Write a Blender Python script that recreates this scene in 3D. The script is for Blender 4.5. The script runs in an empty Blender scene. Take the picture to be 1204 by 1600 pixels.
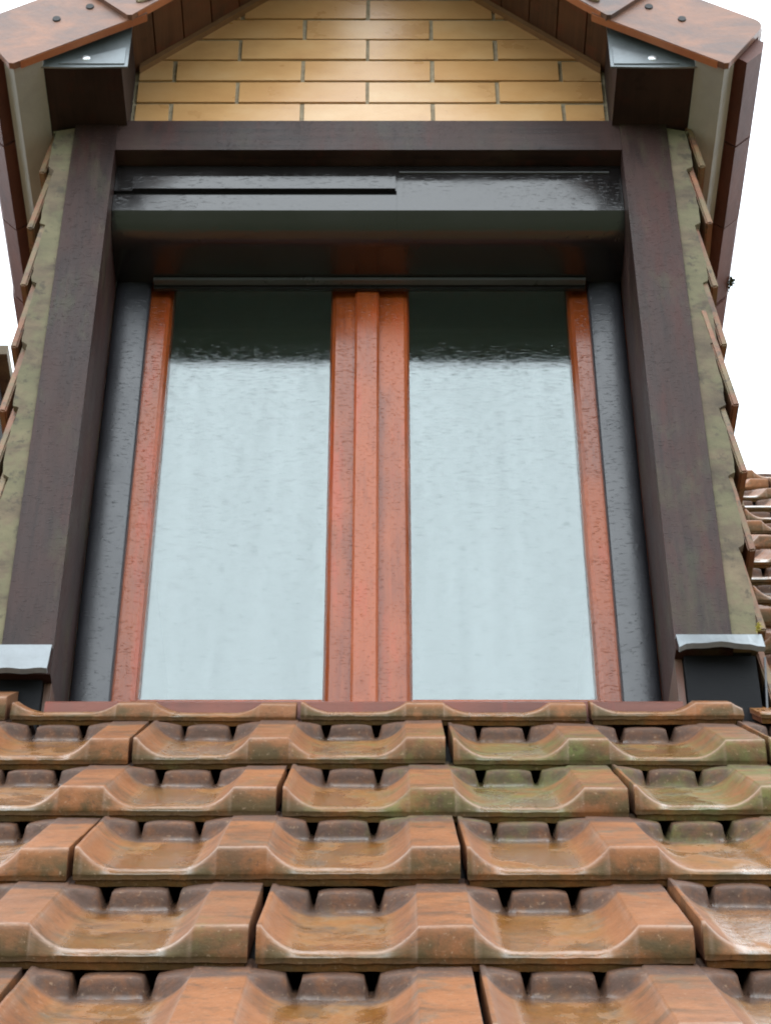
import bpy, bmesh, math, random
from mathutils import Vector, Matrix, noise
R = math.radians
random.seed(7)
sc = bpy.context.scene
COL = sc.collection

# ------------------------------------------------------------------ camera
PITCH = 42.5
cam_d = bpy.data.cameras.new("camera")
cam = bpy.data.objects.new("camera", cam_d)
COL.objects.link(cam)
cam.location = (0, 0, 0)
cam.rotation_euler = (R(90 + PITCH), 0, 0)
cam_d.sensor_fit = 'VERTICAL'
cam_d.angle = 2 * math.atan(800 / 3679)
cam_d.clip_start = 0.05
cam_d.clip_end = 3000
sc.camera = cam

# ------------------------------------------------------------------ sky and sun (overcast, raining)
SUN_EL, SUN_ROT = 66, 200
world = bpy.data.worlds.new("World")
sc.world = world
world.use_nodes = True
wn, wl = world.node_tree.nodes, world.node_tree.links
wn.clear()
sky = wn.new('ShaderNodeTexSky')
sky.sky_type = 'NISHITA'
sky.sun_disc = False
sky.sun_elevation = R(SUN_EL)
sky.sun_rotation = R(SUN_ROT)
sky.air_density = 1.0
sky.dust_density = 6.0
sky.ozone_density = 1.0
hs = wn.new('ShaderNodeHueSaturation')
hs.inputs['Saturation'].default_value = 0.30
bg = wn.new('ShaderNodeBackground')
bg.inputs['Strength'].default_value = 0.15
wo = wn.new('ShaderNodeOutputWorld')
wl.new(sky.outputs[0], hs.inputs['Color'])
# closed rain cloud: an even pale deck hides nearly all of the clear sky's gradient
cl = wn.new('ShaderNodeMix')
cl.data_type = 'RGBA'
cl.inputs['Factor'].default_value = 0.97
cl.inputs[7].default_value = (6.9, 7.7, 8.3, 1)
wl.new(hs.outputs[0], cl.inputs[6])
wl.new(cl.outputs[2], bg.inputs['Color'])
wl.new(bg.outputs[0], wo.inputs['Surface'])

sun_d = bpy.data.lights.new("sun", 'SUN')
sun_d.energy = 0.5
sun_d.angle = R(100)
sun_d.color = (1.0, 0.97, 0.93)
sun = bpy.data.objects.new("sun", sun_d)
COL.objects.link(sun)
# the light travels away from the sun's place in the sky
_a = R(SUN_ROT)
_dir = Vector((-math.sin(_a) * math.cos(R(SUN_EL)), -math.cos(_a) * math.cos(R(SUN_EL)), -math.sin(R(SUN_EL))))
sun.rotation_euler = _dir.to_track_quat('-Z', 'Y').to_euler()

sc.view_settings.view_transform = 'Standard'
sc.view_settings.look = 'None'
sc.view_settings.gamma = 1.0
sc.view_settings.exposure = 1.5
sc.view_settings.use_curve_mapping = False
sc.render.engine = 'CYCLES'
sc.cycles.filter_width = 2.0          # a slightly soft lens

# ------------------------------------------------------------------ helpers
def link(o, parent=None):
    COL.objects.link(o)
    if parent is not None:
        o.parent = parent
        p = parent
        off = Vector((0, 0, 0))
        while p is not None:
            off += p.location
            p = p.parent
            break
        o.matrix_parent_inverse = world_of(parent).inverted()
    return o

_W = {}
def world_of(o):
    return _W.get(o.name, Matrix.Identity(4))

def place(o, loc=(0, 0, 0), rot=(0, 0, 0), parent=None):
    """give an object a world place and hang it under its parent"""
    from mathutils import Euler
    m = Matrix.Translation(loc) @ Euler(rot).to_matrix().to_4x4()
    COL.objects.link(o)
    if parent is not None:
        o.parent = parent
        o.matrix_parent_inverse = Matrix.Identity(4)
        o.matrix_basis = world_of(parent).inverted() @ m
    else:
        o.matrix_basis = m
    _W[o.name] = m
    return o

def thing(name, loc, label, cat, group=None):
    o = bpy.data.objects.new(name, None)
    o.empty_display_size = 0.1
    place(o, loc)
    o['label'] = label
    o['category'] = cat
    if group:
        o['group'] = group
    return o

def mesh_obj(name, me, mat, loc=(0, 0, 0), rot=(0, 0, 0), parent=None):
    o = bpy.data.objects.new(name, me)
    if mat is not None and not me.materials:
        me.materials.append(mat)
    return place(o, loc, rot, parent)

def bm_obj(name, bm, mat, loc, rot, parent, bevel=0, smooth=False, seg=2):
    if bevel:
        bmesh.ops.bevel(bm, geom=[e for e in bm.edges if len(e.link_faces) == 2 and e.calc_face_angle(0) > 0.5],
                        offset=bevel, segments=seg, profile=0.5, affect='EDGES', clamp_overlap=True)
    bmesh.ops.recalc_face_normals(bm, faces=bm.faces[:])
    me = bpy.data.meshes.new(name)
    bm.to_mesh(me)
    bm.free()
    if smooth:
        me.shade_smooth()
    return mesh_obj(name, me, mat, loc, rot, parent)

def box(name, x0, x1, y0, y1, z0, z1, mat, parent=None, bevel=0.002, rot=(0, 0, 0), warp=0):
    c = ((x0 + x1) / 2, (y0 + y1) / 2, (z0 + z1) / 2)
    hx, hy, hz = (x1 - x0) / 2, (y1 - y0) / 2, (z1 - z0) / 2
    bm = bmesh.new()
    vs = [bm.verts.new((sx * hx + random.uniform(-warp, warp), sy * hy, sz * hz + random.uniform(-warp, warp)))
          for sx in (-1, 1) for sy in (-1, 1) for sz in (-1, 1)]
    for f in ((0, 1, 3, 2), (4, 6, 7, 5), (0, 4, 5, 1), (2, 3, 7, 6), (0, 2, 6, 4), (1, 5, 7, 3)):
        bm.faces.new([vs[i] for i in f])
    return bm_obj(name, bm, mat, c, rot, parent, bevel)

def prism(name, pts, axis, d0, d1, mat, parent=None, bevel=0.0, smooth=False, seg=2):
    """polygon pts in the plane across `axis`, extruded from d0 to d1. axis X: pts=(y,z); Y: pts=(x,z); Z: pts=(x,y)"""
    cx = sum(p[0] for p in pts) / len(pts)
    cy = sum(p[1] for p in pts) / len(pts)
    cd = (d0 + d1) / 2
    def v(p, d):
        a, b, d = p[0] - cx, p[1] - cy, d - cd
        return {'X': (d, a, b), 'Y': (a, d, b), 'Z': (a, b, d)}[axis]
    loc = {'X': (cd, cx, cy), 'Y': (cx, cd, cy), 'Z': (cx, cy, cd)}[axis]
    bm = bmesh.new()
    A = [bm.verts.new(v(p, d0)) for p in pts]
    B = [bm.verts.new(v(p, d1)) for p in pts]
    n = len(pts)
    bm.faces.new(A)
    bm.faces.new(B[::-1])
    for i in range(n):
        bm.faces.new((A[i], B[i], B[(i + 1) % n], A[(i + 1) % n]))
    return bm_obj(name, bm, mat, loc, (0, 0, 0), parent, bevel, smooth, seg)

def sstep(a, b, x):
    t = min(1, max(0, (x - a) / (b - a)))
    return t * t * (3 - 2 * t)

# ------------------------------------------------------------------ materials
class NT:
    def __init__(s, name):
        s.m = bpy.data.materials.new(name)
        s.m.use_nodes = True
        s.n = s.m.node_tree.nodes
        s.l = s.m.node_tree.links
        s.p = s.n['Principled BSDF']
        s.tc = s.n.new('ShaderNodeTexCoord')
        s.oi = None
    def lk(s, a, b):
        s.l.new(a, b)
    def coords(s, scale=(1, 1, 1), space='Object', shift=True):
        mp = s.n.new('ShaderNodeMapping')
        mp.inputs['Scale'].default_value = scale
        s.lk(s.tc.outputs[space], mp.inputs['Vector'])
        if shift:
            cb = s.n.new('ShaderNodeVectorMath')
            cb.operation = 'MULTIPLY'
            s.lk(s.rand(), cb.inputs[0])
            cb.inputs[1].default_value = (37.0, 91.0, 53.0)
            s.lk(cb.outputs[0], mp.inputs['Location'])
        return mp.outputs[0]
    def rand(s):
        if s.oi is None:
            s.oi = s.n.new('ShaderNodeObjectInfo')
        return s.oi.outputs['Random']
    def position(s):
        g = s.n.new('ShaderNodeNewGeometry')
        return g.outputs['Position']
    def noise(s, vec, scale, detail=4, rough=0.6, dist=0.0):
        t = s.n.new('ShaderNodeTexNoise')
        t.inputs['Scale'].default_value = scale
        t.inputs['Detail'].default_value = detail
        t.inputs['Roughness'].default_value = rough
        t.inputs['Distortion'].default_value = dist
        s.lk(vec, t.inputs['Vector'])
        return t.outputs[0]
    def ramp(s, fac, stops):
        r = s.n.new('ShaderNodeValToRGB')
        e = r.color_ramp.elements
        while len(e) < len(stops):
            e.new(0.5)
        for el, (pos, c) in zip(e, stops):
            el.position = pos
            el.color = (*c, 1) if len(c) == 3 else c
        s.lk(fac, r.inputs[0])
        return r.outputs[0]
    def span(s, fac, a, b, c=0.0, d=1.0):
        r = s.n.new('ShaderNodeMapRange')
        r.interpolation_type = 'SMOOTHSTEP'
        s.lk(fac, r.inputs[0])
        for i, v in enumerate((a, b, c, d)):
            r.inputs[1 + i].default_value = v
        return r.outputs[0]
    def math(s, op, a, b=None, clamp=False):
        r = s.n.new('ShaderNodeMath')
        r.operation = op
        r.use_clamp = clamp
        for i, v in enumerate((a, b)):
            if v is None:
                continue
            if isinstance(v, (int, float)):
                r.inputs[i].default_value = v
            else:
                s.lk(v, r.inputs[i])
        return r.outputs[0]
    def mix(s, fac, a, b, mode='MIX'):
        r = s.n.new('ShaderNodeMix')
        r.data_type = 'RGBA'
        r.blend_type = mode
        for sock, v in ((r.inputs['Factor'], fac), (r.inputs[6], a), (r.inputs[7], b)):
            if isinstance(v, (int, float)):
                sock.default_value = v
            elif isinstance(v, tuple):
                sock.default_value = (*v, 1)
            else:
                s.lk(v, sock)
        return r.outputs[2]
    def bump(s, h, strength, dist, prev=None):
        b = s.n.new('ShaderNodeBump')
        b.inputs['Strength'].default_value = strength
        b.inputs['Distance'].default_value = dist
        s.lk(h, b.inputs['Height'])
        if prev is not None:
            s.lk(prev, b.inputs['Normal'])
        return b.outputs[0]
    def attr(s, name):
        a = s.n.new('ShaderNodeAttribute')
        a.attribute_name = name
        sp = s.n.new('ShaderNodeSeparateColor')
        s.lk(a.outputs['Color'], sp.inputs[0])
        return sp.outputs
    def set(s, color=None, rough=None, normal=None, **kw):
        for sock, v in (('Base Color', color), ('Roughness', rough), ('Normal', normal)):
            if v is None:
                continue
            if isinstance(v, (int, float)):
                s.p.inputs[sock].default_value = v
            elif isinstance(v, tuple):
                s.p.inputs[sock].default_value = (*v, 1)
            else:
                s.lk(v, s.p.inputs[sock])
        for k, v in kw.items():
            s.p.inputs[k.replace('_', ' ')].default_value = v
        return s.m

def rain(t, sx=105, sz=380, lo=0.57, hi=0.74):
    """short runs of rainwater on a wet vertical face"""
    d = t.noise(t.coords((sx, sx, sz)), 1.0, 2, 0.55, 0.3)
    return t.span(d, lo, hi)

def wood(name, dark, light, grain_axis, rough=0.38, green=0.0, rainy=0.5, ior=1.45, spec=0.5):
    t = NT(name)
    s = {'X': (2.0, 40, 40), 'Y': (40, 2.0, 40), 'Z': (40, 40, 2.0)}[grain_axis]
    g = t.noise(t.coords(s), 1.6, 6, 0.65, 0.6)
    big = t.noise(t.coords((6, 6, 3)), 1.0, 3)
    col = t.ramp(g, [(0.30, dark), (0.72, light)])
    col = t.mix(t.span(big, 0.42, 0.66, 0, 0.6), col, tuple(c * 1.5 for c in light))
    fl = t.noise(t.coords((14, 14, 2.2)), 1.3, 5, 0.7)
    col = t.mix(t.span(fl, 0.52, 0.68, 0, 0.5), col, (light[0] * 1.5, light[1] * 0.85, light[2] * 0.75))
    col = t.mix(t.span(fl, 0.44, 0.30, 0, 0.5), col, tuple(c * 0.55 for c in dark))
    if green:
        gm = t.noise(t.coords((9, 9, 4)), 1.5, 5, 0.7)
        col = t.mix(t.span(gm, 0.5, 0.72, 0, green), col, (0.07, 0.075, 0.035))
    r = rain(t)
    nb = t.bump(g, 0.35, 0.002)
    nb = t.bump(r, rainy * 0.6, 0.0010, nb)
    rr = t.span(big, 0.35, 0.7, rough - 0.07, rough + 0.12)
    if rainy:
        col = t.mix(t.math('MULTIPLY', r, 0.30 * min(1, rainy + .2)), col, tuple(c * 0.45 for c in dark))
    return t.set(col, rr, nb, IOR=ior, Specular_IOR_Level=spec)

M = {}
M['beam'] = wood("stained_beam_wood", (0.012, 0.006, 0.005), (0.037, 0.018, 0.015), 'Z', 0.5, 0.3, 0.9, 1.45, 0.24)
M['beam_x'] = wood("stained_header_wood", (0.012, 0.007, 0.006), (0.040, 0.021, 0.018), 'X', 0.46, 0.1, 0.6, 1.45, 0.28)
M['beam_y'] = wood("stained_purlin_wood", (0.016, 0.009, 0.008), (0.030, 0.016, 0.013), 'Y', 0.6, 0.0, 0.1, 1.45, 0.3)
M['soffit'] = wood("soffit_board_wood", (0.055, 0.022, 0.010), (0.11, 0.047, 0.022), 'Y', 0.55, 0.0, 0.0)
M['lining'] = wood("jamb_board_wood", (0.05, 0.025, 0.015), (0.10, 0.05, 0.03), 'Z', 0.5, 0.3, 0.3)
M['orange'] = wood("orange_lacquered_wood", (0.165, 0.033, 0.008), (0.245, 0.054, 0.012), 'Z', 0.22, 0.0, 0.8, 1.5, 0.46)
M['sill'] = wood("red_brown_sill_wood", (0.075, 0.022, 0.014), (0.125, 0.040, 0.026), 'X', 0.4, 0.0, 0.3, 1.45, 0.3)

def m_plain_metal(name, col, rough, metallic, var=0.15, rainy=0.35, sx=70, sz=260):
    t = NT(name)
    b = t.noise(t.coords((7, 7, 7)), 1.0, 5, 0.65)
    c = t.ramp(b, [(0.3, tuple(x * (1 - var) for x in col)), (0.7, tuple(min(1, x * (1 + var)) for x in col))])
    rn = rain(t, sx, sz)
    nb = t.bump(rn, rainy * 0.6, 0.0009)
    c = t.mix(t.math('MULTIPLY', rn, min(1, rainy)), c, tuple(x * 0.4 for x in col))
    return t.set(c, t.span(b, 0.3, 0.7, rough - 0.06, rough + 0.08), nb, Metallic=metallic)
M['zinc'] = m_plain_metal("zinc_sheet", (0.165, 0.182, 0.193), 0.36, 0.30, 0.35, 0.12)
M['alu'] = m_plain_metal("dark_lacquered_aluminium", (0.011, 0.0095, 0.0095), 0.17, 0.0, 0.15, 0.34)
M['alu'].node_tree.nodes['Principled BSDF'].inputs['IOR'].default_value = 1.62
M['rail'] = m_plain_metal("grey_guide_rail_aluminium", (0.017, 0.017, 0.021), 0.34, 0.0, 0.2, 0.8)
M['rail'].node_tree.nodes['Principled BSDF'].inputs['IOR'].default_value = 1.6
M['bar'] = m_plain_metal("shutter_end_bar_metal", (0.10, 0.10, 0.10), 0.3, 0.3, 0.1, 0.1)
M['black'] = m_plain_metal("black_bitumen_flashing", (0.006, 0.006, 0.007), 0.75, 0.0, 0.3, 0.3)
M['black'].node_tree.nodes['Principled BSDF'].inputs['Specular IOR Level'].default_value = 0.2
M['room'] = NT("dim_room_paint").set((0.50, 0.52, 0.50), 0.9)
M['hole_disc'] = NT("dark_hole_shade").set((0.010, 0.008, 0.008), 0.6)  # near-black, stands for the shade inside a hole
M['rivet'] = NT("zinc_rivet").set((0.7, 0.72, 0.74), 0.35, Metallic=0.8)
M['under'] = NT("roofing_underlay").set((0.012, 0.011, 0.010), 0.9)

def m_glass():
    t = NT("rain_wet_glass")
    out = [n for n in t.n if n.type == 'OUTPUT_MATERIAL'][0]
    nb = t.bump(rain(t, 55, 260, 0.48, 0.80), 0.075, 0.0006)
    dr = t.noise(t.coords((55, 55, 300)), 1.0, 2, 0.5, 0.4)
    sp = t.n.new('ShaderNodeSeparateXYZ')
    t.lk(t.tc.outputs['Object'], sp.inputs[0])
    dr = t.math('ADD', dr, t.span(sp.outputs[2], -0.45, 0.45, -0.06, 0.03))
    nb = t.bump(t.span(dr, 0.60, 0.72), 0.12, 0.0006, nb)
    # Schlick reflection, the same on both faces of the double glazing
    ge = t.n.new('ShaderNodeNewGeometry')
    dt = t.n.new('ShaderNodeVectorMath')
    dt.operation = 'DOT_PRODUCT'
    t.lk(ge.outputs['Incoming'], dt.inputs[0])
    t.lk(ge.outputs['Normal'], dt.inputs[1])
    sl = t.math('POWER', t.math('SUBTRACT', 1.0, t.math('ABSOLUTE', dt.outputs['Value'])), 5.0)
    fac = t.math('ADD', t.math('MULTIPLY', sl, 0.9), 0.112)
    # runs and beads of water break the film's reflection
    run = t.noise(t.coords((26, 26, 1.6)), 1.0, 4, 0.6)
    bead = t.span(dr, 0.50, 0.66)
    fac = t.math('MULTIPLY', fac, t.math('SUBTRACT', t.span(run, 0.35, 0.65, 0.96, 1.04), t.math('MULTIPLY', bead, 0.30)))
    gl = t.n.new('ShaderNodeBsdfGlossy')
    gl.inputs['Color'].default_value = (0.92, 0.98, 1.0, 1)
    gl.inputs['Roughness'].default_value = 0.02
    t.lk(nb, gl.inputs['Normal'])
    tr = t.n.new('ShaderNodeBsdfTransparent')
    tr.inputs['Color'].default_value = (0.75, 0.8, 0.78, 1)
    mx = t.n.new('ShaderNodeMixShader')
    t.lk(fac, mx.inputs[0])
    t.lk(tr.outputs[0], mx.inputs[1])
    t.lk(gl.outputs[0], mx.inputs[2])
    t.lk(mx.outputs[0], out.inputs['Surface'])
    return t.m
M['glass'] = m_glass()

def m_brick():
    t = NT("yellow_facing_brick")
    n1 = t.noise(t.coords((6, 6, 10)), 1.2, 4, 0.6)
    n2 = t.noise(t.coords((1, 1, 1)), 90, 3, 0.7)
    c = t.ramp(n1, [(0.28, (0.45, 0.235, 0.095)), (0.5, (0.55, 0.310, 0.130)), (0.75, (0.60, 0.375, 0.185))])
    tint = t.span(t.rand(), 0, 1, 0.0, 0.45)
    c = t.mix(tint, c, (0.50, 0.245, 0.085))
    c = t.mix(t.span(n2, 0.6, 0.8, 0, 0.25), c, (0.28, 0.14, 0.06))
    return t.set(c, t.span(n1, 0.3, 0.7, 0.27, 0.31), t.bump(n2, 0.25, 0.0012), IOR=1.6)
M['brick'] = m_brick()
def m_mortar():
    t = NT("grey_mortar")
    n = t.noise(t.coords((1, 1, 1), shift=False), 60, 5, 0.7)
    return t.set(t.ramp(n, [(0.3, (0.20, 0.155, 0.10)), (0.7, (0.36, 0.295, 0.20))]), 0.9, t.bump(n, 0.6, 0.004))
M['mortar'] = m_mortar()

def m_tile():
    t = NT("weathered_clay_roof_tile")
    at = t.attr("tp")
    at_a = [n for n in t.n if n.type == 'ATTRIBUTE'][0].outputs['Alpha']
    #                   # R relief 0-1, G distance up the tile, B worn and shiny edge
    pos = t.position()
    big = t.noise(t.coords((5, 5, 5)), 1.6, 5, 0.65)
    fine = t.noise(t.coords((1, 1, 1)), 55, 6, 0.7)
    streak = t.noise(t.coords((30, 9, 9)), 1.2, 4, 0.6)
    blot = t.noise(t.coords((1, 1, 1)), 16, 5, 0.65, 0.4)
    c = t.ramp(big, [(0.25, (0.110, 0.038, 0.014)), (0.5, (0.200, 0.073, 0.024)), (0.78, (0.270, 0.105, 0.040))])
    c = t.mix(t.span(t.rand(), 0.0, 1.0, 0.0, 0.6), c, (0.125, 0.062, 0.034))
    # silt in the trough
    silt = t.math('MULTIPLY', t.span(at[0], 0.35, 0.0), t.span(blot, 0.3, 0.6, 0.25, 1.0))
    c = t.mix(t.math('MULTIPLY', silt, 0.75), c, (0.185, 0.082, 0.016))
    # greyish purple crust of old clay and lichen
    crust = t.math('MULTIPLY', t.span(blot, 0.50, 0.68), t.span(streak, 0.35, 0.65))
    c = t.mix(t.math('MULTIPLY', crust, 0.75), c, (0.098, 0.076, 0.052))
    dirt = t.noise(t.coords((11, 20, 11)), 1.0, 6, 0.7, 0.6)
    c = t.mix(t.span(dirt, 0.50, 0.66, 0, 0.6), c, (0.062, 0.036, 0.018))
    # darker tone over the head of the tile, and dirt on the foot of the rolls
    stain = t.math('MULTIPLY', at_a, t.span(fine, 0.3, 0.6, 0.5, 1.0))
    c = t.mix(t.math('MULTIPLY', stain, 0.8), c, (0.085, 0.032, 0.007))
    head_dark = t.math('MULTIPLY', t.span(at[1], 0.77, 0.84), t.span(fine, 0.25, 0.6, 0.45, 1.0))
    c = t.mix(t.math('MULTIPLY', head_dark, 0.85), c, (0.056, 0.037, 0.031))
    foot = t.math('MULTIPLY', t.math('MULTIPLY', t.span(at[1], 0.07, 0.012), t.span(blot, 0.33, 0.58)), 0.9)
    c = t.mix(foot, c, (0.060, 0.042, 0.017))
    side = t.span(at[0], 1.4, 1.6)
    c = t.mix(side, c, t.ramp(fine, [(0.3, (0.10, 0.032, 0.016)), (0.7, (0.22, 0.085, 0.040))]))
    # moss: grows in patches over the roof, most of it on the courses below the window
    mn = t.noise(pos, 5.0, 4, 0.6)
    mn2 = t.noise(pos, 38.0, 5, 0.7)
    sp = t.n.new('ShaderNodeSeparateXYZ')
    t.lk(pos, sp.inputs[0])
    band = t.math('MULTIPLY', t.span(sp.outputs[2], 1.42, 1.66), t.span(sp.outputs[2], 2.06, 1.98))
    bx = t.math('ADD', t.math('MULTIPLY', t.span(sp.outputs[0], -0.25, 0.05), 0.85), 0.15)
    here = t.math('ADD', t.math('MULTIPLY', t.math('MULTIPLY', band, bx), 0.19), t.math('MULTIPLY', t.span(at[0], 0.5, 0.0), 0.03))
    mv = t.math('ADD', t.math('MULTIPLY', t.math('ADD', mn, t.math('MULTIPLY', mn2, 0.7)), 0.6), here)
    moss = t.math('MULTIPLY', t.span(mv, 0.62, 0.88), 0.75)
    c = t.mix(moss, c, t.ramp(mn2, [(0.3, (0.040, 0.050, 0.013)), (0.7, (0.115, 0.130, 0.042))]))
    # pale arrises: worn clay, with the rims' sheen put into the colour too
    wear_sheen = t.math('MULTIPLY', at[2], t.span(blot, 0.30, 0.60, 0.25, 1.0))
    c = t.mix(t.math('MULTIPLY', wear_sheen, 0.75), c, (0.33, 0.215, 0.155))
    c = t.mix(t.span(fine, 0.56, 0.70, 0, 0.55), c, (0.060, 0.034, 0.019))
    grit = t.noise(t.coords((1, 1, 1)), 190, 3, 0.7)
    c = t.mix(t.span(grit, 0.60, 0.72, 0, 0.5), c, (0.30, 0.20, 0.13))
    c = t.mix(t.span(grit, 0.42, 0.30, 0, 0.5), c, (0.045, 0.026, 0.015))
    # water standing in the troughs, damp clay elsewhere
    pud = t.math('MULTIPLY', t.span(at[0], 0.22, 0.02), t.span(t.noise(t.coords((9, 5, 9)), 1.3, 4, 0.6, 0.5), 0.38, 0.54))
    pud = t.math('MAXIMUM', pud, t.math('MULTIPLY', wear_sheen, 0.4))
    ro = t.math('SUBTRACT', t.span(blot, 0.3, 0.7, 0.50, 0.68), t.math('MULTIPLY', pud, 0.45))
    ro = t.math('ADD', ro, t.math('MULTIPLY', moss, 0.2), True)
    t.lk(t.math('ADD', t.math('MULTIPLY', pud, 0.46), 0.14), t.p.inputs['Specular IOR Level'])
    nb = t.bump(grit, 0.4, 0.0009)
    nb = t.bump(fine, 0.5, 0.0018, nb)
    nb = t.bump(blot, 0.35, 0.004, nb)
    rp = t.noise(t.coords((60, 240, 60)), 1.0, 2)
    nb = t.bump(rp, 0.28, 0.0014, nb)
    return t.set(c, ro, nb, IOR=1.45)
M['tile'] = m_tile()

def m_clay(name, a, b, edge=None, rough=0.45, green=0.0):
    t = NT(name)
    n1 = t.noise(t.coords((4, 4, 9)), 2.0, 5, 0.65, 0.5)
    n2 = t.noise(t.coords((1, 1, 1)), 60, 5, 0.7)
    c = t.ramp(n1, [(0.3, a), (0.7, b)])
    if edge:
        c = t.mix(t.span(n2, 0.55, 0.75, 0, 0.5), c, edge)
    if green:
        g = t.noise(t.coords((1, 1, 1)), 14, 5, 0.7)
        c = t.mix(t.span(g, 0.42, 0.60, 0, green), c, (0.145, 0.145, 0.070))
        k = t.noise(t.coords((1, 1, 1)), 34, 4, 0.75)
        c = t.mix(t.span(k, 0.55, 0.66, 0, 0.7), c, (0.045, 0.036, 0.024))
    return t.set(c, rough, t.bump(n2, 0.4, 0.002))
M['verge'] = m_clay("verge_tile_clay", (0.088, 0.060, 0.055), (0.27, 0.112, 0.058), (0.105, 0.068, 0.060), 0.42)
M['verge_edge'] = m_clay("fresh_clay_edge", (0.33, 0.10, 0.04), (0.42, 0.15, 0.06), None, 0.5)
M['eave'] = m_clay("dark_eave_tile_clay", (0.070, 0.022, 0.016), (0.13, 0.042, 0.028), (0.05, 0.02, 0.02), 0.55)
M['hung'] = m_clay("hung_tile_clay", (0.13, 0.058, 0.034), (0.29, 0.115, 0.055), (0.10, 0.06, 0.045), 0.6, 0.55)
M['mossy'] = m_clay("lichen_crusted_edge", (0.048, 0.034, 0.022), (0.165, 0.120, 0.072), (0.060, 0.042, 0.026), 0.85, 0.42)
M['plaster'] = m_clay("white_eave_board_paint", (0.30, 0.30, 0.29), (0.40, 0.40, 0.39), None, 0.7)
M['trim'] = m_clay("brown_rake_strip", (0.20, 0.10, 0.045), (0.27, 0.145, 0.065), None, 0.55)
M['moss'] = m_clay("moss_green", (0.035, 0.045, 0.015), (0.07, 0.085, 0.03), None, 0.9)
M['lichen'] = m_clay("yellow_lichen", (0.35, 0.28, 0.03), (0.45, 0.38, 0.06), None, 0.9)

# ------------------------------------------------------------------ ground
tg = NT("wet_garden_grass")
gn = tg.noise(tg.coords((1, 1, 1), shift=False), 0.4, 6, 0.7)
M['ground'] = tg.set(tg.ramp(gn, [(0.3, (0.035, 0.05, 0.018)), (0.7, (0.075, 0.085, 0.035))]), 0.8)
me = bpy.data.meshes.new("ground")
S = 600
me.from_pydata([(-S, -S, 0), (S, -S, 0), (S, S, 0), (-S, S, 0)], [], [(0, 1, 2, 3)])
g = mesh_obj("ground", me, M['ground'], (0, 0, -5.2))
g['kind'] = 'structure'
g['label'] = "wet lawn round the house far below the roof"

# ------------------------------------------------------------------ main roof of interlocking tiles
ROOF_P = R(48.4)                 # roof pitch
CL, CW = 0.2985, 0.42            # course length, cover width of one tile
LIFT = 0.034                     # a tile's tail rides this much over the head below
TILE_P = ROOF_P - math.atan(LIFT / CL)
Y0, Z0 = 2.707, 2.073            # tail edge of the course under the window
def course(k):
    return Y0 + k * CL * math.cos(ROOF_P), Z0 + k * CL * math.sin(ROOF_P)
def roof_z(y):
    return Z0 + (y - Y0) * math.tan(ROOF_P)

FLATS = ((-0.05, 0.006), (0.157, 0.207), (0.365, 0.50))
TONGUES = (0.0805, 0.286)
def tile_relief(u, w):
    d = min(max(a - u, u - b, 0) for a, b in FLATS)
    x = min(1, max(0, d - .0008) / 0.046)
    h = (1 - x) ** 2.35
    if w > 0.22:
        st = 0.238 + 0.020 * min(1.3, d / 0.038) ** 2
        fl = sstep(st, st + 0.022, w) * (0.93 - 0.20 * min(1, d / 0.036) ** 2) * (1 - sstep(0.0345, 0.0405, d))
        h = max(h, fl)
        for c in TONGUES:
            q = abs(u - c)
            tg_ = sstep(0.258 + 0.006 * (q / 0.028) ** 4, 0.274, w) * 0.78 * (1 - sstep(0.0285, 0.0335, q)) * (1 - 0.14 * min(1.2, q / 0.030) ** 4)
            h = max(h, tg_)
    return h

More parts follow.
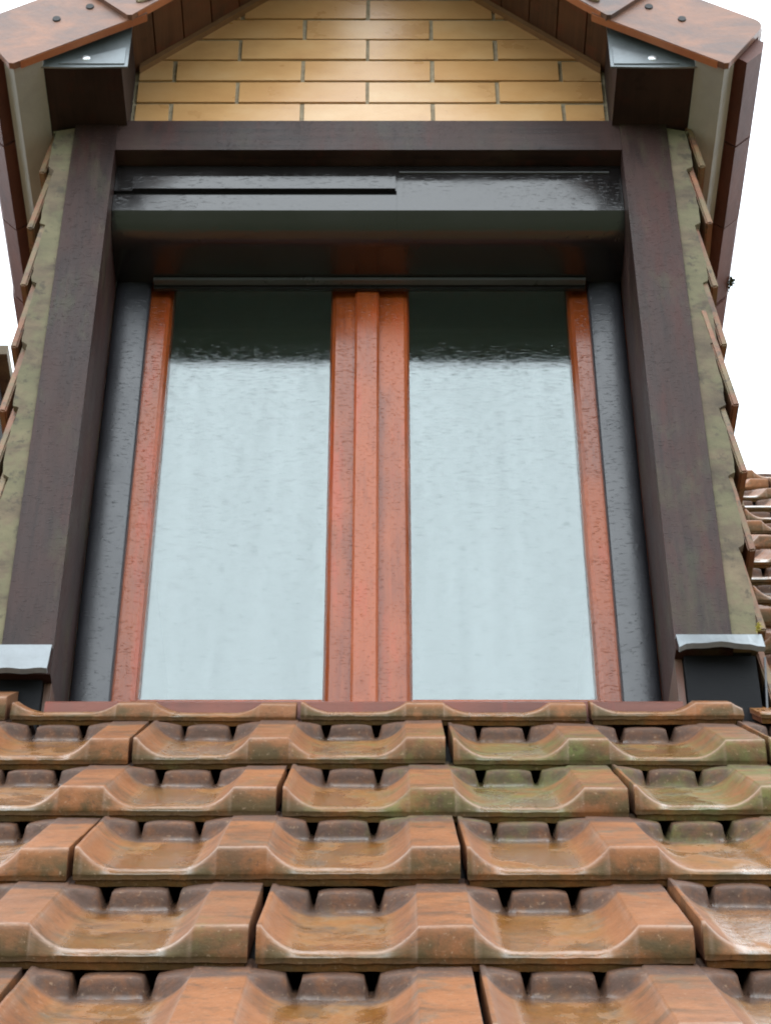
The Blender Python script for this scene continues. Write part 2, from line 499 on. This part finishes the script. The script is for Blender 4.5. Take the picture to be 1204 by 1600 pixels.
def tile_mesh(name, u0, u1, w1, seed, relief=1.0):
    us = {u0, u1}
    for i in range(60):
        us.add(i * 0.007)
    for a, b in FLATS:
        us |= {a, b, a - .0008, b + .0008, a - .004, b + .004, a - .0345, a - .0375, a - .0405, b + .0345, b + .0375, b + .0405}
    for c in TONGUES:
        us |= {c + q * sg for q in (.0, .012, .022, .0285, .031, .0335, .036) for sg in (-1, 1)}
    us = sorted(u for u in us if u0 <= u <= u1)
    us = [u for i, u in enumerate(us) if i == 0 or u - us[i - 1] > .0006]
    ws = [0, 0.003, 0.006, 0.009, 0.012, 0.015, 0.018, 0.021, 0.025, 0.03, 0.038, 0.05, 0.075, 0.11, 0.15, 0.19, 0.22,
          0.232, 0.239, 0.246, 0.252, 0.257, 0.2605, 0.264, 0.2675, 0.271, 0.275, 0.28, 0.287, 0.30, 0.34]
    ws = [w for w in ws if w < w1 - 0.002] + [w1]
    V, F, C = [], [], []
    nu, nw = len(us), len(ws)
    for w in ws:
        for u in us:
            h = tile_relief(u, w)
            n = 0.008 + 0.025 * h * relief
            bead = 0.0022 * math.exp(-((w - 0.022) / 0.007) ** 2) * (1 - h)
            nz = noise.noise(Vector((u * 18 + seed * 7.1, w * 18, seed * 3.3)))
            n += bead + 0.0012 * nz * sstep(0.0, 0.03, w)
            run = 0.013 + 0.008 * h
            t = min(1, w / run)
            edge = 0.0065 + 0.0008 * noise.noise(Vector((u * 60, seed, 0)))
            n = edge + (n - edge) * (0.35 * math.sin(t * math.pi / 2) + 0.65 * t ** 0.8)
            # the edge bites back unevenly at the tail
            dw = 0.0022 * noise.noise(Vector((u * 45 + seed, 2.7, seed))) if w == 0 else 0
            V.append((u, w + dw, n))
            wear_sheen = math.exp(-((w - run - .001) / 0.0032) ** 2)
            if 0.15 < h < 0.95 and w < 0.26:
                dd = min(max(a - u, u - b, 0) for a, b in FLATS)
                wear_sheen = max(wear_sheen, math.exp(-(dd / 0.0035) ** 2) * 0.75)
            sl_ = min(abs(abs(u - c_) - 0.0345) for c_ in TONGUES)
            stn = (1 - sstep(0.002, 0.009, sl_)) * sstep(0.20, 0.245, w)
            C.append((h, w / CL, wear_sheen, stn))
    for j in range(nw - 1):
        for i in range(nu - 1):
            a = j * nu + i
            F.append((a, a + 1, a + nu + 1, a + nu))
    top = len(F)
    # edge strip, recessed band below it, underside
    ring = [i for i in range(nu)] + [j * nu + nu - 1 for j in range(1, nw)] + \
           [(nw - 1) * nu + i for i in range(nu - 2, -1, -1)] + [j * nu for j in range(nw - 2, 0, -1)]
    m = len(ring)
    loops = [ring]
    uc = (us[0] + us[-1]) / 2
    for lv, (z_, inset) in enumerate(((0.001, 0.0004), (0.0, 0.0022), (-0.0068, 0.0030))):
        base = len(V)
        for r in ring:
            x, y, z = V[r]
            h = C[r][0]
            tail = y < 0.004
            jz = 0.0010 * noise.noise(Vector((x * 55, lv * 3.1, seed)))
            V.append((x + (inset if x < uc else -inset) * (1 if x in (us[0], us[-1]) else 0), y + (inset if tail else 0), z_ + jz))
            C.append(((h if tail else 2.0), 0.03 if tail else 0.3, 0.25 if lv == 0 else 0.0, 0.0))
        loops.append(list(range(base, base + m)))
    for A_, B_ in zip(loops, loops[1:]):
        for i in range(m):
            j = (i + 1) % m
            F.append((A_[j], A_[i], B_[i], B_[j]))
    F.append(tuple(reversed(loops[-1])))
    me = bpy.data.meshes.new(name)
    me.from_pydata(V, [], F)
    ca = me.color_attributes.new("tp", 'FLOAT_COLOR', 'POINT')
    for i, c in enumerate(C):
        ca.data[i].color = c
    for i, p in enumerate(me.polygons):
        p.use_smooth = i < top
    me.materials.append(M['tile'])
    me.update()
    return me

roof = thing("house_roof", (0, course(-8)[0], course(-8)[1]),
             "weathered orange brown interlocking clay tile roof rising to the dormer and to the ridge behind it", "roof")
GAP0, GAP1 = 0.003, 0.4155
FULL = [tile_mesh("roof_tile", GAP0, GAP1, 0.34, s) for s in (1, 2, 3, 4)]
_cut = {}
def cut_tile(a, b, w1):
    key = (round(a, 3), round(b, 3), round(w1, 3))
    if key not in _cut:
        _cut[key] = tile_mesh("roof_tile", a, b, w1, 5 + len(_cut), 0.62 if w1 < .1 else 1.0)
    return _cut[key]

def lay(k, seam, me):
    y, z = course(k)
    o = bpy.data.objects.new("roof_tile", me)
    j = random.uniform
    place(o, (seam + j(-.0015, .0015), y + j(-.002, .002), z + j(-.0015, .0015)),
          (TILE_P + R(j(-.35, .35)), R(j(-.25, .25)), R(j(-.35, .35))), roof)
    return o

DX0, DX1 = -0.640, 0.585        # the dormer's footprint on the roof
for k in range(-8, 0):
    s0 = -0.125 if k % 2 == 0 else -0.335
    for m in range(-3, 4):
        lay(k, s0 + CW * m, FULL[random.randrange(4)])
# the course tucked under the sill, short and partly cut
for seam, a, b in ((-0.545, GAP0, GAP1), (-0.125, GAP0, GAP1), (0.295, GAP0, 0.2235)):
    lay(0, seam, cut_tile(a, b, 0.062))
for seam in (-0.965,):
    lay(0, seam, FULL[1])
RIDGE_K = 14
for k in range(0, RIDGE_K):
    s0 = -0.125 if k % 2 == 0 else -0.335
    for m in range(-6, 8):
        seam = s0 + CW * m
        if seam + CW <= DX0 + 0.02 and not (k == 0 and abs(seam + 0.965) < 0.01) and seam > -2.4:
            lay(k, seam, FULL[random.randrange(4)])
        elif seam >= DX1 and seam < 2.2:
            lay(k, seam, FULL[random.randrange(4)])
        elif seam < DX1 < seam + CW - 0.03:
            lay(k, seam, cut_tile({0: .540, 1: .575}.get(k, DX1 + 0.012) - seam, GAP1, 0.34))
        elif seam + 0.03 < DX0 < seam + CW and k > 0:
            lay(k, seam, cut_tile(GAP0, DX0 - 0.012 - seam, 0.34))

def deck(x0, x1, k0, k1):
    ya, za = course(k0)
    yb, zb = course(k1)
    nrm = Vector((0, -math.sin(ROOF_P), math.cos(ROOF_P)))
    o0 = nrm * -0.035
    L = (Vector((0, yb, zb)) - Vector((0, ya, za))).length
    c = Vector(((x0 + x1) / 2, (ya + yb) / 2, (za + zb) / 2)) + nrm * -0.06
    bm = bmesh.new()
    bmesh.ops.create_cube(bm, size=1)
    bmesh.ops.scale(bm, vec=(x1 - x0, L, 0.05), verts=bm.verts[:])
    bm_obj("underlay", bm, M['under'], c, (ROOF_P, 0, 0), roof)
deck(-2.6, 2.4, -8, 0.15)
deck(-2.6, DX0 + 0.05, 0.15, RIDGE_K + .3)
deck(DX1 - 0.05, 2.4, 0.15, RIDGE_K + .3)

def ridge_mesh():
    V, F = [], []
    n = 14
    for j, (x, r) in enumerate(((0, 0.125), (0.02, 0.128), (0.05, 0.118), (0.36, 0.112))):
        for i in range(n + 1):
            a = math.pi * i / n
            V.append((x, -r * math.cos(a), r * 0.8 * math.sin(a)))
    for j in range(3):
        for i in range(n):
            a = j * (n + 1) + i
            F.append((a, a + 1, a + n + 2, a + n + 1))
    me = bpy.data.meshes.new("ridge_tile")
    me.from_pydata(V, [], F)
    me.materials.append(M['eave'])
    me.shade_smooth()
    return me
rm = ridge_mesh()
ry, rz = course(RIDGE_K)
for i in range(13):
    o = bpy.data.objects.new("ridge_tile", rm)
    place(o, (-2.5 + i * 0.345, ry + 0.10, rz - 0.055), (R(random.uniform(-1, 1)), R(1.5), 0), roof)

# ------------------------------------------------------------------ the dormer
XC = -0.030
YP = 2.77                        # face of the posts
YB = 2.80                        # face of the gable bricks
YV = 2.600                       # face of the lowest verge tiles
dormer = thing("dormer", (XC, YP, roof_z(YP)),
               "brown timber dormer with yellow brick gable and two casement window above the roof tiles", "dormer")

# posts, with zinc caps and black feet
for side, (xa, xb, zc0, zc1) in ((-1, (-0.5815, -0.5025, 2.196, 2.254)), (1, (0.439, 0.5265, 2.243, 2.274))):
    post = box("post", xa, xb, YP, 2.955, zc0 + 0.012, 3.526, M['beam'], dormer, 0.005)
    inner = xb if side < 0 else xa
    # jamb board down the inner side
    box("jamb_board", min(inner, inner + side * 0.011) , max(inner, inner + side * 0.011), YP + 0.022, 2.957, 2.10, zc0 + 0.0122,
        M['lining'], post, 0.002)
    outer = xa if side < 0 else xb
    x0, x1 = sorted((inner + side * 0.001, outer + side * 0.043))
    # folded zinc cap: thin sheet leaning out at its lower edge
    V = []
    nx = 12
    for i in range(nx + 1):
        x = x0 + (x1 - x0) * i / nx
        sag = 0.0012 * math.sin(i * 1.3) + (0.009 * math.sin(math.pi * min(1, i / nx * 1.1)) ** .6 - .004 if side > 0 else 0.002)
        V += [(x, YP + 0.010, zc1 + 0.004), (x, YP - 0.010, zc1), (x, YP - 0.026, zc0 + sag), (x, YP - 0.020, zc0 + sag - 0.003)]
    cx = sum(v[0] for v in V) / len(V)
    V = [(v[0] - cx, v[1] - YP, v[2] - zc0) for v in V]
    F = []
    for i in range(nx):
        for j in range(3):
            a = i * 4 + j
            F.append((a, a + 4, a + 5, a + 1))
    # returned end on the inner side
    me = bpy.data.meshes.new("zinc_cap")
    me.from_pydata(V, [], F)
    me.materials.append(M['zinc'])
    o = mesh_obj("zinc_cap", me, None, (cx, YP, zc0), (0, 0, 0), post)
    sm = o.modifiers.new("sheet", 'SOLIDIFY')
    sm.thickness = 0.0025
    # black flashed foot
    f0, f1 = sorted((inner + side * 0.013, outer + side * 0.034))
    box("foot", f0, f1, YP + 0.012, 2.955, 2.04, zc0 + 0.010, M['black'], post, 0.004)
    # upstand of the side flashing beside the foot
    prism("side_flashing", [(outer + side * 0.0345, 2.08), (outer + side * 0.0375, 2.08), (outer + side * 0.050, zc0 + 0.008),
                            (outer + side * 0.047, zc0 + 0.008)], 'Y', YP + 0.012, 2.99, M['rail'], post)

header = box("header_beam", -0.5028, 0.4393, YP + 0.003, 2.95, 3.4545, 3.541, M['beam_x'], dormer, 0.004)

# purlins carrying the dormer's eaves, zinc on their ends
for s in (-1, 1):
    q = lambda m: XC + s * m
    pur = prism("purlin", [(q(.455), 3.527), (q(.602), 3.527), (q(.602), 3.572), (q(.455), 3.722)], 'Y', 2.640, 4.6, M['beam_y'], dormer, 0.002)
    # triangular plate with a folded crease
    zb = 3.523
    pts = [(q(.443), zb), (q(.54), zb - 0.003), (q(.625), zb), (q(.625), 3.555), (q(.443), 3.735)]
    prism("end_plate", pts, 'Y', 2.634, 2.6375, M['zinc'], pur)
    prism("end_plate", [(q(.449), zb + 0.006), (q(.57), zb + 0.006), (q(.449), zb + 0.055)], 'Y', 2.6315, 2.6340, M['zinc'], pur)
    bm = bmesh.new()
    bmesh.ops.create_uvsphere(bm, u_segments=14, v_segments=8, radius=0.008)
    bmesh.ops.scale(bm, vec=(1.1, 0.45, 1), verts=bm.verts[:])
    bm_obj("rivet", bm, M['rivet'], (q(.521), 2.632, 3.545), (0, 0, 0), pur, smooth=True)

# gable of yellow bricks in recessed mortar
RAKE = 4.186                     # height of the rake at the middle; it falls 45 degrees to both sides
gable = prism("gable_wall", [(XC - .455, 3.50), (XC + .455, 3.50), (XC + .455, RAKE - .455), (XC, RAKE), (XC - .455, RAKE - .455)],
              'Y', YB + 0.0045, YB + 0.10, M['mortar'], dormer)
def clip(poly, a, b, c):
    """keep the part of poly where a*x + b*z <= c"""
    out = []
    for i in range(len(poly)):
        p, q = poly[i], poly[(i + 1) % len(poly)]
        dp, dq = a * p[0] + b * p[1] - c, a * q[0] + b * q[1] - c
        if dp <= 0:
            out.append(p)
        if dp * dq < 0:
            t = dp / (dp - dq)
            out.append((p[0] + t * (q[0] - p[0]), p[1] + t * (q[1] - p[1])))
    return out
for r in range(-2, 9):
    zb = 3.630 + 0.0675 * r
    ph = -0.0348 if r % 2 == 0 else -0.0348 + 0.125
    for i in range(-4, 5):
        xb = ph + 0.25 * i
        j = lambda a: random.uniform(-a, a)
        ja, jb = j(.001), j(.0012)
        poly = [(xb + .004 + ja, zb + .0035 + jb), (xb + .246 + j(.001), zb + .0035 + jb), (xb + .246 + j(.001), zb + .0640 + jb), (xb + .004 + ja, zb + .0640 + jb)]
        for a, b, c in ((1, 0, XC + .447), (-1, 0, .447 - XC), (1, 1, RAKE + XC - .008), (-1, 1, RAKE - XC - .008), (0, -1, -3.52)):
            poly = clip(poly, a, b, c)
            if len(poly) < 3:
                break
        if len(poly) < 3:
            continue
        xs = [p[0] for p in poly]
        zs = [p[1] for p in poly]
        if max(xs) - min(xs) < .012 or max(zs) - min(zs) < .01:
            continue
        prism("brick", poly, 'Y', YB + j(.0012), YB + 0.03, M['brick'], gable, 0.0018, seg=1)

# soffit boards under the gable overhang and strip along the rake
for s in (-1, 1):
    n = 9
    for i in range(n):
        w = .470 / n
        m0, m1 = i * w + .0012, (i + 1) * w - .0012
        t = 0.016
        pts = [(XC + s * m0, RAKE - m0), (XC + s * m1, RAKE - m1), (XC + s * (m1 + t * .7), RAKE - m1 + t * .7), (XC + s * (m0 + t * .7), RAKE - m0 + t * .7)]
        prism("soffit_board", pts, 'Y', 2.618 + random.uniform(0, .002), YB + 0.05, M['soffit'], dormer, 0.0012, seg=1)
    m0, m1 = 0.0, .447
    pts = [(XC + s * m0, RAKE - m0 - .001), (XC + s * m1, RAKE - m1 - .001), (XC + s * m1, RAKE - m1 - .017), (XC + s * m0, RAKE - m0 - .017)]
    prism("rake_strip", pts, 'Y', YB - 0.012, YB + 0.006, M['trim'], dormer, 0.002)
    # boarded roof over the soffit, kicked out over the eave
    T = .075
    pts = [(XC, RAKE + .026), (XC + s * .455, RAKE + .026 - .455), (XC + s * .69, 3.600), (XC + s * .70, 3.620), (XC + s * .50, 3.752), (XC, RAKE + .026 + T * 1.41)]
    prism("roof_boarding", pts, 'Y', 2.615, 4.75, M['eave'], dormer)

# verge tiles down both rakes
def verge(p, ang, length, width, y0, s, end_round=0.02, holes=True, thick=0.014):
    """p: lower outer corner (m, z); runs up the rake at ang; s: which side of the gable"""
    ca, sa = math.cos(ang), math.sin(ang)
    def P(a, b):                 # a up the rake, b across it
        return XC + s * (p[0] - a * ca + b * sa), p[1] + a * sa + b * ca
    pts = [P(length, 0), P(.006, 0), P(0, .006)]
    for i in range(6):
        t = i / 5 * math.pi / 2
        pts.append(P(end_round - end_round * math.cos(t), width - end_round + end_round * math.sin(t)))
    pts.append(P(length, width))
    vt = prism("verge_tile", pts, 'Y', y0, y0 + thick, M['verge'], dormer, 0.003, seg=2)
    # turned-over top and the raw lower edge
    pt = [P(.004, width - .016), P(length, width - .016), P(length, width - .002), P(.004, width - .002)]
    prism("top_flange", pt, 'Y', y0 + thick, y0 + .17, M['verge'], vt)
    pe = [P(.02, -.0012), P(length - .002, -.0012), P(length - .002, .004), P(.02, .004)]
    prism("lower_rim", pe, 'Y', y0 + .002, y0 + thick + .003, M['verge_edge'], vt, 0.001)
    if holes:
        for a in holes:
            x, z = P(a, width * .50)
            bm = bmesh.new()
            bmesh.ops.create_cone(bm, cap_ends=True, segments=14, radius1=.0085, radius2=.0072, depth=.004)
            bm_obj("hole_disc", bm, M['hole_disc'], (x, y0 - .0005, z), (R(90), 0, 0), vt)  # dark disc painted as the shaded inside of a nail hole
    return vt
for s in (-1, 1):
    a1 = R(33.4)
    verge((.650, 3.484), a1, .285, .150, YV, s, .022, (.135, .205))
    dd = .205
    for i in range(3):
        p = (.443 - i * dd * math.sqrt(.5), 3.617 + i * dd * math.sqrt(.5))
        ln = .225 if i < 2 else (p[0] * math.sqrt(2) - .002)
        verge(p, R(45), ln, .150, YV - .010 - .004 * i, s, .006, (.15,) if i < 2 else False)
        # dab of bedding mortar at the overlap
    x, z = XC + s * (.415), 3.645
    bm = bmesh.new()
    bmesh.ops.create_icosphere(bm, subdivisions=3, radius=.016)
    for v in bm.verts:
        v.co *= 1 + .35 * noise.noise(v.co * 90)
    bmesh.ops.scale(bm, vec=(1.3, .35, .6), verts=bm.verts[:])
    bm_obj("mortar_dab", bm, M['mortar'], (x, YV - .012, z + .03), (0, s * R(40), 0), dormer, smooth=True)

# eaves along both sides: white board, then the overhanging tiles
for s in (-1, 1):
    q = lambda m: XC + s * m
    prism("eave_board", [(q(.598), 3.524), (q(.648), 3.500), (q(.668), 3.520), (q(.672), 3.56), (q(.598), 3.58)], 'Y', 2.622, 4.3, M['plaster'], dormer, 0.008, seg=3)
    y = 2.618
    while y < 4.3:
        wd = random.uniform(.195, .21)
        dz = random.uniform(-.002, .002)
        pts = [(q(.655), 3.545 + dz), (q(.690), 3.512 + dz), (q(.722 + random.uniform(-.004, .004)), 3.545 + dz), (q(.728), 3.575 + dz), (q(.66), 3.62)]
        prism("eave_tile", pts, 'Y', y, y + wd - .004, M['eave'], dormer, 0.005)
        y += wd

# cheeks hung with plain tiles
HUNG = []
for v in range(3):
    rnd = random.Random(v)
    bm = bmesh.new()
    for x in (0, .013):
        row = [(0, .0), (.166, .0), (.166, .235), (0, .235)]
    A = [bm.verts.new((0, yy + rnd.uniform(-.002, .002), zz + rnd.uniform(-.003, .003))) for yy, zz in ((0, 0), (.163, 0), (.163, .235), (0, .235))]
    B = [bm.verts.new((.0125, a.co.y, a.co.z)) for a in A]
    bm.faces.new(A)
    bm.faces.new(B[::-1])
    for i in range(4):
        bm.faces.new((A[i], B[i], B[(i + 1) % 4], A[(i + 1) % 4]))
    bmesh.ops.bevel(bm, geom=bm.edges[:], offset=.0025, segments=2, affect='EDGES')
    bmesh.ops.recalc_face_normals(bm, faces=bm.faces[:])
    me = bpy.data.meshes.new("hung_tile")
    bm.to_mesh(me)
    bm.free()
    me.materials.append(M['hung'])
    HUNG.append(me)
LIPS = [3.402 - .1555 * i for i in range(9)]
for s in (-1, 1):
    po = -0.5815 if s < 0 else 0.5265
    q = lambda d: po + s * d
    zlo0 = 2.222 if s < 0 else 2.262
    prof = [(YP + .015, zlo0), (YP + .015, 3.53), (3.98, 3.53), (2.90, 2.262)]
    cheek = prism("cheek", prof, 'X', min(q(.001), q(.030)), max(q(.001), q(.030)), M['under'], dormer)
    # crusted bedding edge facing out, its outer side stepped behind the tiles
    zlo = 2.222 if s < 0 else 2.262
    pts = [(q(.001), zlo), (q(.001), 3.52)]
    for zl in [3.50] + LIPS:
        if zl < zlo + .03:
            break
        for zz, dx in ((.151, .0290), (.128, .0325), (.105, .0355), (.085, .0375), (.066, .0385), (.048, .0395), (.030, .0395), (.012, .0400), (.003, .0395)):
            pts.append((q(dx + random.uniform(-.0013, .0013)), zl + zz + random.uniform(-.003, .003)))
    pts = [p for i, p in enumerate(pts) if i < 2 or p[1] < 3.52]
    pts.append((q(.040), zlo))
    prism("bedding_edge", pts, 'Y', YP + .004, YP + .024, M['mossy'], cheek)
    for i, zl in enumerate(LIPS):
        z = zl + random.uniform(-.006, .006)
        y = YP + .010 + (0 if i % 2 else .0)
        n = 0
        while True:
            yy = y + n * .167 - (.083 if (i % 2 and n) else 0)
            if roof_z(yy + .05) > z + .06 or n > 8:
                break
            o = bpy.data.objects.new("hung_tile", HUNG[(i * 3 + n) % 3])
            tilt = math.atan(.034 / .235)
            x = q(.0515 + random.uniform(-.005, .004))
            jj = random.uniform(-.006, .009) if n == 0 else 0
            if s > 0:
                place(o, (x, yy + jj, z), (R(random.uniform(-2.5, 2.5)), -tilt + R(random.uniform(-1.2, 1.2)), R(random.uniform(-2, 2))), cheek)
            else:
                place(o, (x, yy + jj, z), (R(random.uniform(-2.5, 2.5)), tilt + R(random.uniform(-1.2, 1.2)), R(random.uniform(-2, 2))), cheek)
                o.scale = (-1, 1, 1)
            n += 1

# window: fixed frame, two sashes, glass
YF = 2.972
win = prism("window", [(-.505, 2.975), (-.43, 2.975), (-.43, 3.045), (-.505, 3.045)], 'Z', 2.12, 3.45, M['orange'], dormer, 0.003)
prism("frame_jamb", [(.37, 2.975), (.445, 2.975), (.445, 3.045), (.37, 3.045)], 'Z', 2.12, 3.45, M['orange'], win, 0.003)
box("frame_head", -.4305, .3705, 2.976, 3.046, 3.395, 3.45, M['orange'], win, 0.003)
def stile(x0, x1, glass_side):
    # moulded section: flat face and a rounded bead towards the glass
    if glass_side > 0:
        pts = [(x0, YF), (x1 - .010, YF), (x1 - .004, YF + .004), (x1, YF + .014), (x1, YF + .05), (x0, YF + .05)]
    elif glass_side < 0:
        pts = [(x0, YF + .05), (x0, YF + .014), (x0 + .004, YF + .004), (x0 + .010, YF), (x1, YF), (x1, YF + .05)]
    return prism("stile", pts, 'Z', 2.20, 3.394, M['orange'], win, 0.0015)
stile(-.444, -.3965, 1)
stile(-.1010, -.0375, -1)
stile(-.0355, .0435, 1)
stile(.3390, .386, -1)
prism("cover_strip", [(-.0560, YF - .0006), (-.0560, YF - .009), (-.052, YF - .012), (-.016, YF - .012), (-.012, YF - .009), (-.012, YF - .0006)],
      'Z', 2.20, 3.372, M['orange'], win, 0.001)
for x0, x1 in ((-.3965, -.1010), (.0435, .3390)):
    box("rail", x0, x1, YF + .001, YF + .049, 2.20, 2.318, M['orange'], win, 0.003)
    box("rail", x0, x1, YF + .001, YF + .049, 3.345, 3.394, M['orange'], win, 0.003)
    box("pane", x0 - .004, x1 + .004, YF + .030, YF + .038, 2.312, 3.350, M['glass'], win, 0)
prism("sill", [(2.752, 2.06), (2.750, 2.139), (2.758, 2.147), (3.0, 2.198), (3.0, 2.06)], 'X', -.5015, .4385, M['sill'], win, 0.002)

# dim room behind the glass
bm = bmesh.new()
bmesh.ops.create_cube(bm, size=1)
bmesh.ops.scale(bm, vec=(.98, 1.4, 1.45), verts=bm.verts[:])
bmesh.ops.delete(bm, geom=[f for f in bm.faces if f.normal.y < -.5], context='FACES_ONLY')
bm_obj("room_lining", bm, M['room'], (XC, 3.05 + .70, 2.05 + .725), (0, 0, 0), dormer)

# roller shutter: box, cover plate, guide rails, end bar
XA, XB = -.5015, .4380
front = [(2.810, 3.452), (2.810, 3.340)]
low = [(2.810, 3.3255), (2.8235, 3.3085), (2.831, 3.3015), (2.840, 3.295), (2.852, 3.289), (2.868, 3.285), (2.9495, 3.284)]
back = [(2.9495, 3.452)]
groove = [(2.810, 3.452), (2.810, 3.381), (2.816, 3.380), (2.816, 3.370), (2.810, 3.369), (2.810, 3.340)]
def auto(o):
    me_ = o.data
    me_.shade_smooth()
    me_.set_sharp_from_angle(angle=R(24))
    return o
sbox = auto(prism("roller_shutter_box", back + groove + low, 'X', XA, .0205, M['alu'], dormer))
auto(prism("box_end", back + front + low, 'X', .0207, XB, M['alu'], sbox))
box("cover_plate", XA + .034, .0185, 2.8045, 2.8098, 3.3815, 3.4160, M['alu'], sbox, 0.0012)
box("lit_edge_strip", .026, XB - .022, 2.8070, 2.8098, 3.4300, 3.4330, M['bar'], sbox, 0.0008)  # pale strip standing in for light on the plate's top edge
box("end_bar", -.431, .372, 2.936, 2.949, 3.2755, 3.2825, M['bar'], sbox, 0.0025)
box("end_bar_lip", -.431, .372, 2.951, 2.958, 3.268, 3.290, M['alu'], sbox, 0.0012)
def guide(xa, xb):
    s = 1 if xb > xa else -1     # from the post towards the glass
    w = abs(xb - xa)
    pts = [(xa, 2.9745), (xa, 2.958)]
    for i in range(15):
        t = i / 14
        pts.append((xa + s * w * (.04 + .92 * t), 2.955 - .006 * math.sin(math.pi * t ** .75) ** .7))
    pts += [(xb, 2.958), (xb, 2.9745)]
    o = auto(prism("guide_rail", pts, 'Z', 2.14, 3.300, M['rail'], sbox))
    return o
guide(-.5015, -.4365)
guide(.4380, .3760)

# moss tuft on the eave edge
def tuft(name, loc, n, r, mat, label):
    rnd = random.Random(11)
    V, F = [], []
    for i in range(n):
        d = Vector((rnd.gauss(0, 1), rnd.gauss(0, 1), rnd.gauss(0.2, .8))).normalized()
        b = Vector((rnd.gauss(0, .25), rnd.gauss(0, .9), rnd.gauss(0, .35))) * r * .8
        side = d.cross(Vector((rnd.random(), rnd.random(), rnd.random()))).normalized() * r * .12
        a = len(V)
        V += [b - side, b + side, b + d * r * rnd.uniform(.4, 1)]
        F.append((a, a + 1, a + 2))
    me = bpy.data.meshes.new(name)
    me.from_pydata(V, [], F)
    o = mesh_obj(name, me, mat, loc)
    o['label'] = label
    o['category'] = "moss"
    return o
tuft("moss_tuft", (XC + .726, 3.19, 3.548), 70, .014, M['moss'], "dark moss tuft growing on the right eave edge of the dormer against the sky")
tuft("lichen_tuft", (.566, YP - .012, 2.290), 60, .007, M['lichen'], "bright yellow lichen spot above the right zinc cap")

# ------------------------------------------------------------------ neighbouring dormer, far left
nd = thing("neighbouring_dormer", (-1.6, 4.137, roof_z(4.137)),
           "dark neighbouring dormer with a mossy eave, glimpsed at the left edge of the photo", "dormer")
for i in range(8):
    z1 = 4.335 - i * .098
    box("hung_tile", -2.1, -.985 + random.uniform(-.006, .006), 4.165 + .012 * (i % 2), 4.21, z1 - .104, z1, M['eave'], nd, 0.004)
box("eave_board", -2.2, -.960, 4.137, 4.40, 4.335, 4.368, M['mossy'], nd, 0.006)
box("cheek", -2.1, -.99, 4.211, 5.0, 3.6, 4.33, M['under'], nd, 0)
